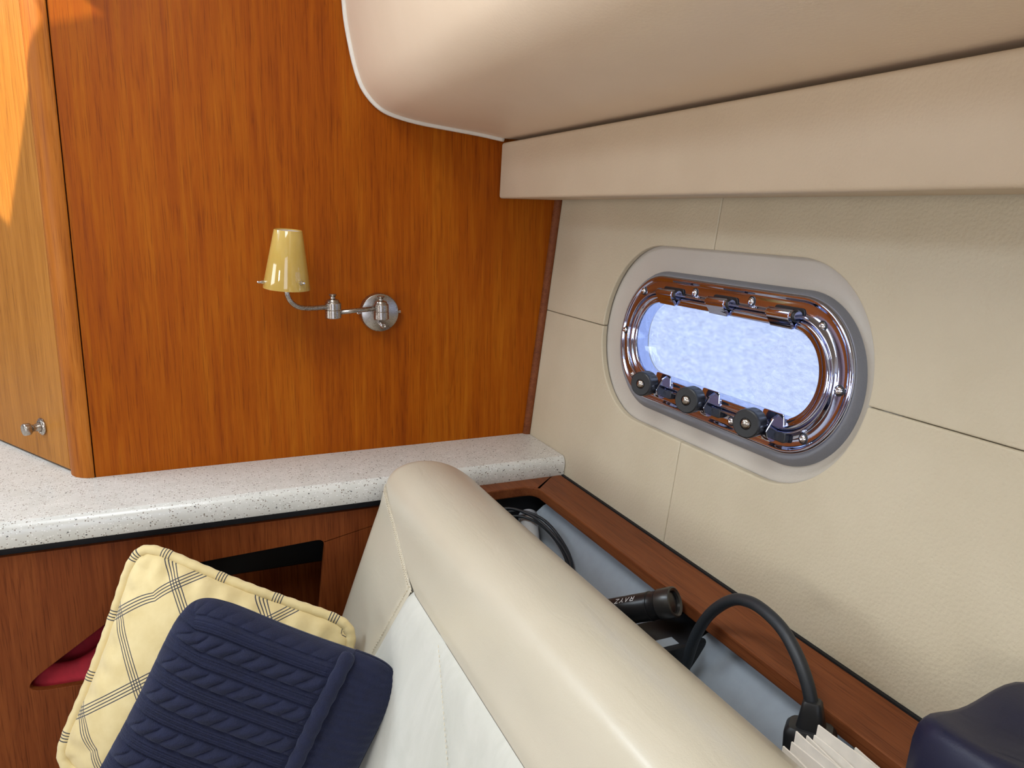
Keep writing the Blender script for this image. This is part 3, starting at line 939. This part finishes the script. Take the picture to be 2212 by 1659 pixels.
yp = Pillow((-0.0760, 1.188, 0.8640), (0.2190, 1.045, 0.7400), (-0.2050, 1.122, 0.5680), 0.056)
PY = Thing('throw_pillow', yp.A+yp.U*0.5+yp.Vv, label='yellow checked throw pillow with corded edge behind the navy knit one', cat='pillow')
nu = 90
fv, ff = grid(lambda u, v: yp.pos(u, v, 1, 0.0018*math.sin(31*u+3*v)*math.exp(-((1-v)*8)**2)+0.0022*math.sin(60*u)*math.exp(-((v-0.05)*22)**2)+0.002*math.sin(55*v)*math.exp(-((u-0.05)*22)**2)), nu, nu)
bv, bf = grid(lambda u, v: yp.pos(u, v, -0.8), nu, nu)
Wd, Hd = yp.U.length, yp.Vv.length
uvl = [(i/(nu-1)*Wd, j/(nu-1)*Hd) for j in range(nu) for i in range(nu)]
PY.part('cover', join((fv, ff), (bv, [list(reversed(q)) for q in bf])), M['check'], smooth=True, uvs=uvl+uvl, keep_normals=False)
ring = []
NP = 60
for k in range(NP): ring.append((k/NP, 0.0))
for k in range(NP): ring.append((1.0, k/NP))
for k in range(NP): ring.append((1-k/NP, 1.0))
for k in range(NP): ring.append((0.0, 1-k/NP))
rp = [yp.pos(u, v, 0) for u, v in ring]
ctr = yp.A+yp.U*0.5+yp.Vv*0.5
rp = [p+(p-ctr).normalized()*0.003 for p in rp]
# smooth the ring
for _ in range(3):
    rp = [(rp[i-1]+rp[i]*2+rp[(i+1) % len(rp)])/4 for i in range(len(rp))]
lens = [0.0]
for i in range(1, len(rp)+1): lens.append(lens[-1]+(rp[i % len(rp)]-rp[i-1]).length)
NR = 12
loops = []; uvp = []
for i in range(len(rp)+1):
    p = rp[i % len(rp)]; tgt = (rp[(i+1) % len(rp)]-rp[i-1 if i < len(rp) else len(rp)-1]).normalized()
    o1 = yp.N; o2 = tgt.cross(o1).normalized()
    r = 0.0078+0.0005*math.sin(i*1.7)
    loops.append([p+r*(math.cos(a)*o1+math.sin(a)*o2) for a in (2*math.pi*k/NR for k in range(NR))])
    uvp += [(lens[i], k/NR) for k in range(NR)]
PY.part('piping', loft(loops), M['checkpipe'], smooth=True, uvs=uvp)

npw = Pillow((-0.008, 1.022, 0.8650), (0.2600, 0.893, 0.7530), (-0.1720, 0.985, 0.5800), 0.050, n=6.0, pw=4.0, q=0.45)
PN = Thing('throw_pillow', npw.A+npw.U*0.5+npw.Vv, label='navy blue cable knit throw pillow leaning on the yellow pillow', cat='pillow')
WN, HNv = npw.U.length, npw.Vv.length
SEAM = 0.71
def knit_h(u, v):
    s, d = u*WN, v*HNv
    if u > SEAM: 
        return 0.0012*math.sin(d*2*math.pi/0.0105)*0.5
    per = 0.0415
    ph = (d/per+0.35) % 1.0
    dc = (ph-0.5)*per
    h = 0.0
    hw = 0.0108
    if abs(dc) < hw:
        q = dc/hw
        phase = s/0.0245+0.40*math.sin(1.4*q)
        lobe = abs(math.sin(math.pi*phase))
        h = 0.0082*(1-q*q)**0.45*(0.22+0.78*lobe**0.55)
    else:
        e = abs(dc)-hw
        # ribbed band between the cables
        k = max(0.0, min(1.0, (e-0.0022)/0.0016))
        h = k*(0.0034+0.0011*math.cos(2*math.pi*(dc+per/2)/0.0033))
    f = min(1, 10*min(u+0.02, v+0.02))*min(1, max(0, (SEAM-u)*30))
    return h*f
NX = 330
fv, ff = grid(lambda u, v: npw.pos(u, v, 1, knit_h(u, v)-(0.006 if u > SEAM+0.035 else 0)), NX, NX)
bv, bf = grid(lambda u, v: npw.pos(u, v, -1), 80, 80)
PN.part('cover', join((fv, ff), (bv, [list(reversed(q)) for q in bf])), M['knit'], smooth=True)
wp = [npw.pos(SEAM+0.02, k/120, 1, 0.001) for k in range(2, 119)]
PN.part('flap_edge', tube(wp, [0.0098+0.0006*math.sin(k*0.8) for k in range(len(wp))], 14), M['knit'], smooth=True)

# ------------------------------------------------------------------ swing arm sconce
SC = Thing('wall_sconce', (0.3415, 1.3995, 1.1305), label='swing arm wall sconce in brushed nickel with amber glass shade', cat='sconce')
pcn = Vector((0.3425, 1.3995, 1.1640))
plt = SC.part('backplate', lathe([(0.0345, 0), (0.0350, 0.002), (0.0350, 0.0150), (0.0342, 0.0175), (0.0325, 0.0183), (0.0010, 0.0185)], pcn, (0, -1, 0), 56), M['nickel'], auto=30)
for sx in (-1, 1):
    SC.part('side_screw', lathe([(0.0022, 0), (0.0022, 0.002), (0.0032, 0.0025), (0.0034, 0.0055), (0.0022, 0.0068)], pcn+Vector((sx*0.0345, -0.009, 0)), (sx, 0, 0), 16), M['steel'], parent=plt, auto=40)
SC.part('switch_knob', lathe([(0.0042, 0), (0.0042, 0.004), (0.0050, 0.0045), (0.0052, 0.0150), (0.0040, 0.0165), (0.0028, 0.0155)], (0.3420, 1.3812, 1.1440), (0.12, -1, -0.15), 20), M['steel'], parent=plt, auto=40)
def joint(c, parent=None):
    prof = [(0.0128, -0.0165), (0.0136, -0.0155), (0.0136, -0.0030), (0.0130, -0.0022), (0.0136, -0.0014), (0.0136, 0.0095), (0.0128, 0.0108), (0.0112, 0.0112), (0.0108, 0.0135), (0.0098, 0.0155), (0.0070, 0.0165), (0.0042, 0.0175), (0.0038, 0.0205), (0.0058, 0.0222), (0.0068, 0.0240), (0.0060, 0.0252), (0.0020, 0.0258)]
    return SC.part('swivel_joint', lathe(prof, c, (0, 0, 1), 36), M['nickel'], auto=28)
J1 = Vector((0.3368, 1.3520, 1.1725)); J2 = Vector((0.2485, 1.3350, 1.1800))
j1 = joint(J1); j2 = joint(J2)
SC.part('wall_stem', tube([(0.3395, 1.3815, 1.1700), J1], 0.0060, 14), M['nickel'], smooth=True, parent=j1)
SC.part('lower_arm', tube([J1+Vector((0, 0, 0.004)), J2+Vector((0, 0, -0.0075))], 0.0042, 14), M['nickel'], smooth=True)
S0 = Vector((0.1693, 1.3100, 1.2200)); SAX = Vector((0.055, -0.07, 1))
pth = catmull([J2+Vector((0, 0, 0.0035)), (0.2300, 1.3300, 1.1832), (0.2060, 1.3220, 1.1835), (0.1890, 1.3160, 1.1865), (0.1770, 1.3120, 1.1945), (0.1705, 1.3102, 1.2060), S0, S0+Vector((0, 0, 0.02))], 6)
SC.part('upper_arm', tube(pth, 0.0043, 14), M['nickel'], smooth=True)
so = SC.part('lamp_shade', lathe([(0.0378, 0.0000), (0.0380, 0.0010), (0.0225, 0.0945), (0.0222, 0.0950), (0.0208, 0.0945), (0.0362, 0.0006)], S0+Vector((0, 0, -0.0010)), SAX, 64, cap=False), M['shade'], smooth=True)
SC.part('shade_liner', lathe([(0.0358, 0.0015), (0.0206, 0.0930)], S0+Vector((0, 0, -0.0010)), SAX, 48, cap=False), M['shade_in'], smooth=True, parent=so)
SC.part('lamp_holder', lathe([(0.0100, -0.004), (0.0120, 0.0), (0.0120, 0.030), (0.0090, 0.032), (0.0085, 0.060), (0.0040, 0.066)], S0+Vector((0, 0, 0.004)), (0, 0, 1), 24), M['piping'], auto=40)
for a in (190, 298, 70):
    r_ = 0.0352
    d_ = Vector((math.cos(math.radians(a)), math.sin(math.radians(a)), 0))
    SC.part('thumb_screw', lathe([(0.0020, -0.004), (0.0030, 0.001), (0.0032, 0.0060), (0.0022, 0.0065), (0.0020, 0.0115), (0.0012, 0.0122)], S0+Vector((0, 0, 0.0105))+d_*r_, d_, 14), M['steel'], parent=so, auto=40)

# ------------------------------------------------------------------ things in the bin
# torch
FA0 = Vector((0.4926, 0.8080, 0.8255)); FA1 = Vector((0.5503, 0.7252, 0.8742))
fax = (FA1-FA0).normalized(); FL = (FA1-FA0).length
FT = Thing('flashlight', FA0+Vector((0, 0, -0.02)), label='black metal flashlight lying across the bin beside the grey liner', cat='flashlight')
RB = 0.0182
bd_ = FT.part('barrel', lathe([(0.0150, -0.02), (0.0175, -0.018), (RB, -0.012), (RB, FL-0.036), (RB+0.0006, FL-0.0355), (RB+0.0006, FL-0.0335), (RB-0.0006, FL-0.033), (RB-0.0006, FL-0.023), (RB+0.0010, FL-0.021)], FA0, fax, 48), M['anod'], auto=40)
hd = FT.part('lens_head', lathe([(RB+0.0002, FL-0.022), (RB+0.0012, FL-0.020), (RB+0.0016, FL-0.004), (RB+0.0012, FL), (RB-0.0008, FL+0.0010), (0.0145, FL-0.0008), (0.0140, FL-0.004)], FA0, fax, 48, cap=False), M['bezel'], auto=40)
FT.part('lens', lathe([(0.0142, FL-0.004), (0.0125, FL-0.0035), (0.0120, FL-0.0055), (0.0010, FL-0.0050)], FA0, fax, 40), M['lens'], parent=hd, auto=40)
# lettering wrapped on the barrel, reading from the lens end (upside down from here)
fu = fax.cross(Vector((0, 0, 1))).normalized()
if fu.y > 0: fu = -fu                     # towards the viewer's side of the cabin
fw_ = Vector((0, 0, 1))-fax*fax.z; fw_.normalize()
def onbarrel(s, arc, h=0.00025):
    a = arc/RB
    return FA0+fax*s+(RB+h)*(math.cos(a)*fw_+math.sin(a)*fu)
strokes = {
 'R': [[(0, 0), (0, 1)], [(0.0, 1), (0.55, 1), (0.75, 0.85), (0.75, 0.62), (0.55, 0.47), (0.15, 0.47)], [(0.42, 0.47), (0.75, 0)]],
 'A': [[(0, 0), (0.45, 1), (0.85, 0)]],
 'Y': [[(0, 1), (0.4, 0.5), (0.4, 0)], [(0.4, 0.5), (0.85, 1)]],
 'Z': [[(0, 1), (0.8, 1), (0, 0), (0.85, 0)]]}
lt = []
H_, Wl = 0.0064, 0.0064
for i, ch in enumerate('RAYZ'):
    for pl in strokes[ch]:
        for (a, b) in zip(pl[:-1], pl[1:]):
            a = Vector(a); b = Vector(b); d = (b-a); nrm = Vector((-d.y, d.x)).normalized()*0.075
            e = d.normalized()*0.05
            quad = [a-e+nrm, b+e+nrm, b+e-nrm, a-e-nrm]
            pts = []
            for q in quad:
                tx = i*1.18*Wl+(q.x+0.25*q.y)*Wl*0.85
                ty = q.y*H_
                # text runs towards -axis, its up points away from the crown towards the viewer
                pts.append((FL-0.0500-tx, 0.0050+ty))
            lt.append(([onbarrel(s, arc, 0.00008) for s, arc in pts]+[onbarrel(s, arc, 0.00035) for s, arc in pts],
                       [(0, 1, 2, 3), (7, 6, 5, 4), (0, 4, 5, 1), (1, 5, 6, 2), (2, 6, 7, 3), (3, 7, 4, 0)]))
FT.part('lettering', join(*lt), M['print'], parent=bd_, label='light grey letters RAYZ')

# handheld box below the torch
RD = Thing('radio', (0.54, 0.725, 0.76), label='black boxy device with small dark display lying under the flashlight', cat='radio')
RD.part('body', box(0.485, 0.610, 0.702, 0.772, 0.762, 0.826), M['blackplastic'], bevel=0.006, seg=3)
RD.part('display', box(0.505, 0.548, 0.708, 0.724, 0.8261, 0.8268), M['greyliner'])
RD.part('cord_loop', tube(catmull([(0.492, 0.742, 0.826), (0.494, 0.735, 0.838), (0.500, 0.722, 0.842), (0.506, 0.710, 0.836), (0.508, 0.7015, 0.818), (0.506, 0.6985, 0.79)], 6), 0.0022, 8), M['rubber'], smooth=True)

# heavy cable with moulded plug
PC = Thing('power_cord', (0.55, 0.58, 0.76), label='thick black power cord arching out of the bin with a moulded plug', cat='power cord')
cp = catmull([(0.522, 0.690, 0.700), (0.534, 0.6880, 0.770), (0.5450, 0.6850, 0.8200), (0.5500, 0.6790, 0.8540), (0.5560, 0.6630, 0.8900), (0.5610, 0.6350, 0.9200), (0.5600, 0.6050, 0.9330), (0.5570, 0.5750, 0.9360), (0.5540, 0.5450, 0.9310), (0.5500, 0.5180, 0.9160), (0.5470, 0.5000, 0.8980), (0.5460, 0.4900, 0.8780), (0.5460, 0.4860, 0.8650)], 6)
PC.part('cable', tube(cp, 0.0068, 16), M['rubber'], smooth=True)
pa = Vector((0.5455, 0.4905, 0.8880)); pd = Vector((-0.03, -0.08, -1)).normalized()
su_ = Vector((0.62, -0.78, 0)); su_ = (su_-pd*su_.dot(pd)).normalized(); sv_ = pd.cross(su_)
def sqloop(h, a, b, n=8, k=4.5):
    out = []
    for i in range(n*4):
        q = 2*math.pi*i/(n*4)
        c, s = math.cos(q), math.sin(q)
        r = 1/((abs(c)**k+abs(s)**k)**(1/k))
        out.append(pa+pd*h+su_*(a*c*r)+sv_*(b*s*r))
    return out
PC.part('strain_relief', loft([sqloop(0.000, 0.0074, 0.0074), sqloop(0.002, 0.0092, 0.0085), sqloop(0.010, 0.0105, 0.0095), sqloop(0.028, 0.0140, 0.0125), sqloop(0.034, 0.0142, 0.0125)], True, True, True), M['blackplastic'], auto=40)
PC.part('plug_body', loft([sqloop(0.026, 0.0130, 0.0110), sqloop(0.027, 0.0200, 0.0150), sqloop(0.031, 0.0235, 0.0172), sqloop(0.036, 0.0245, 0.0180), sqloop(0.085, 0.0245, 0.0185), sqloop(0.090, 0.0235, 0.0175)], True, True, True), M['blackplastic'], auto=40)

# paper napkins standing on edge in the bin
nrnd = random.Random(3)
spine = Vector((0.492, 0.405, 0.69))
for i in range(13):
    f = max(0, i-2)/10
    th = 0.0016
    # each napkin: a slightly bent sheet leaning over, fanned out
    bx = 0.4890+0.0056*i+nrnd.uniform(-0.001, 0.001)
    top = 0.8620+0.016*math.sin(f*math.pi)+nrnd.uniform(-0.005, 0.005) - (0.008 if i > 7 else 0)
    y0n = 0.362+0.002*nrnd.random(); y1n = 0.4780-0.030*f+nrnd.uniform(-0.004, 0.004)
    lean = 0.010+0.018*f
    if i < 2:
        bx, lean, y1n = 0.4890-0.0010*(1-i), -0.010+0.006*i, 0.492-0.012*i
        top = 0.852+0.008*i
    else:
        bx -= 0.0056*2
        bx += 0.004
    def nf(u, v, s, bx=bx, top=top, y0n=y0n, y1n=y1n, lean=lean, i=i):
        z = 0.700+(top-0.700)*v
        y = y0n+(y1n-y0n)*u
        x = bx+lean*(v**2)*(1-0.5*u)+0.0022*math.sin(5*u+1.7*i)*v+s*th
        return (x, y, z-(0.010*(1-u)+(0.012*u if i == 0 else 0))*v)
    A = grid(lambda u, v: nf(u, v, 0), 8, 8); B = grid(lambda u, v: nf(u, v, 1), 8, 8)
    rim = [k for k in range(8)]+[8*j+7 for j in range(1, 8)]+[8*7+k for k in range(6, -1, -1)]+[8*j for j in range(6, 0, -1)]
    geo = (A[0]+B[0], [list(reversed(q)) for q in A[1]]+[[k+64 for k in q] for q in B[1]]+[(rim[k], rim[(k+1) % len(rim)], rim[(k+1) % len(rim)]+64, rim[k]+64) for k in range(len(rim))])
    solo('paper_napkin', geo, M['paper'], label='cream paper napkin standing in the sheaf in front of the plug', cat='napkin', group='paper napkins in the storage bin', smooth=False, auto=40)

# milky cylinder and thin cords at the far end of the bin
CN = Thing('plastic_tube', (0.535, 1.13, 0.70), label='small milky plastic tube at the far end of the bin', cat='tube')
CN.part('tube_body', lathe([(0.0150, 0), (0.0165, 0.002), (0.0165, 0.070), (0.0150, 0.073)], (0.520, 1.085, 0.7920), Vector((0.028, 0.075, 0.030)), 28), M['glasswhite'], auto=40)
CN.part('tube_cap', lathe([(0.0172, 0.0), (0.0176, 0.001), (0.0176, 0.012), (0.0160, 0.014)], Vector((0.520, 1.085, 0.7920))+Vector((0.028, 0.075, 0.030)).normalized()*0.0732, Vector((0.028, 0.075, 0.030)), 28), M['greyliner'], auto=40)
for k, (dx, dz) in enumerate(((0, 0), (0.008, 0.006), (-0.006, 0.010))):
    P = catmull([(0.480, 1.150+0.008*k, 0.830+dz), (0.520+dx, 1.140+0.006*k, 0.834+dz), (0.546+dx, 1.105, 0.828+dz), (0.556+dx*0.6, 1.055-0.008*k, 0.812+dz*0.6), (0.548+dx*0.4, 1.005-0.008*k, 0.796+dz*0.4), (0.525, 0.965, 0.775), (0.49, 0.945, 0.745+0.004*k)], 6)
    solo('thin_cord', tube(P, 0.0026, 8), M['rubber'], label='thin black cord looped over the milky tube in the bin', cat='cord', group='thin black cords in the bin', smooth=True)

# navy bag on the shelf at the near end
def bagfn():
    loops = []
    N = 48
    cx, cy = 0.5735, 0.235
    for h, k in ((0.0, 0.96), (0.010, 1.0), (0.05, 1.01), (0.085, 1.0), (0.098, 0.985), (0.1045, 0.955), (0.1085, 0.90), (0.1095, 0.7), (0.106, 0.35), (0.105, 0.05)):
        lp = []
        for i in range(N):
            q = 2*math.pi*(i+0.5)/N
            c, s = math.cos(q), math.sin(q)
            r = 1/((abs(c)**7+abs(s)**7)**(1/7))
            wob = 1+0.010*math.sin(3*q+20*h)
            x = cx+0.0775*c*r*k*wob; y = cy+0.127*s*r*k*wob
            z = ZS+0.0005+h+(0.004*math.sin(2*q+1.0)+0.0035*math.sin(5*q+9*k) if 0.05 < h else 0)*(1 if k > 0.3 else 0)
            lp.append((x, y, z))
        loops.append(lp)
    return loft(loops, True, True, True)
solo('fabric_bag', bagfn(), M['navybag'], label='navy blue soft fabric bag resting on the shelf against the hull', cat='bag', smooth=True)
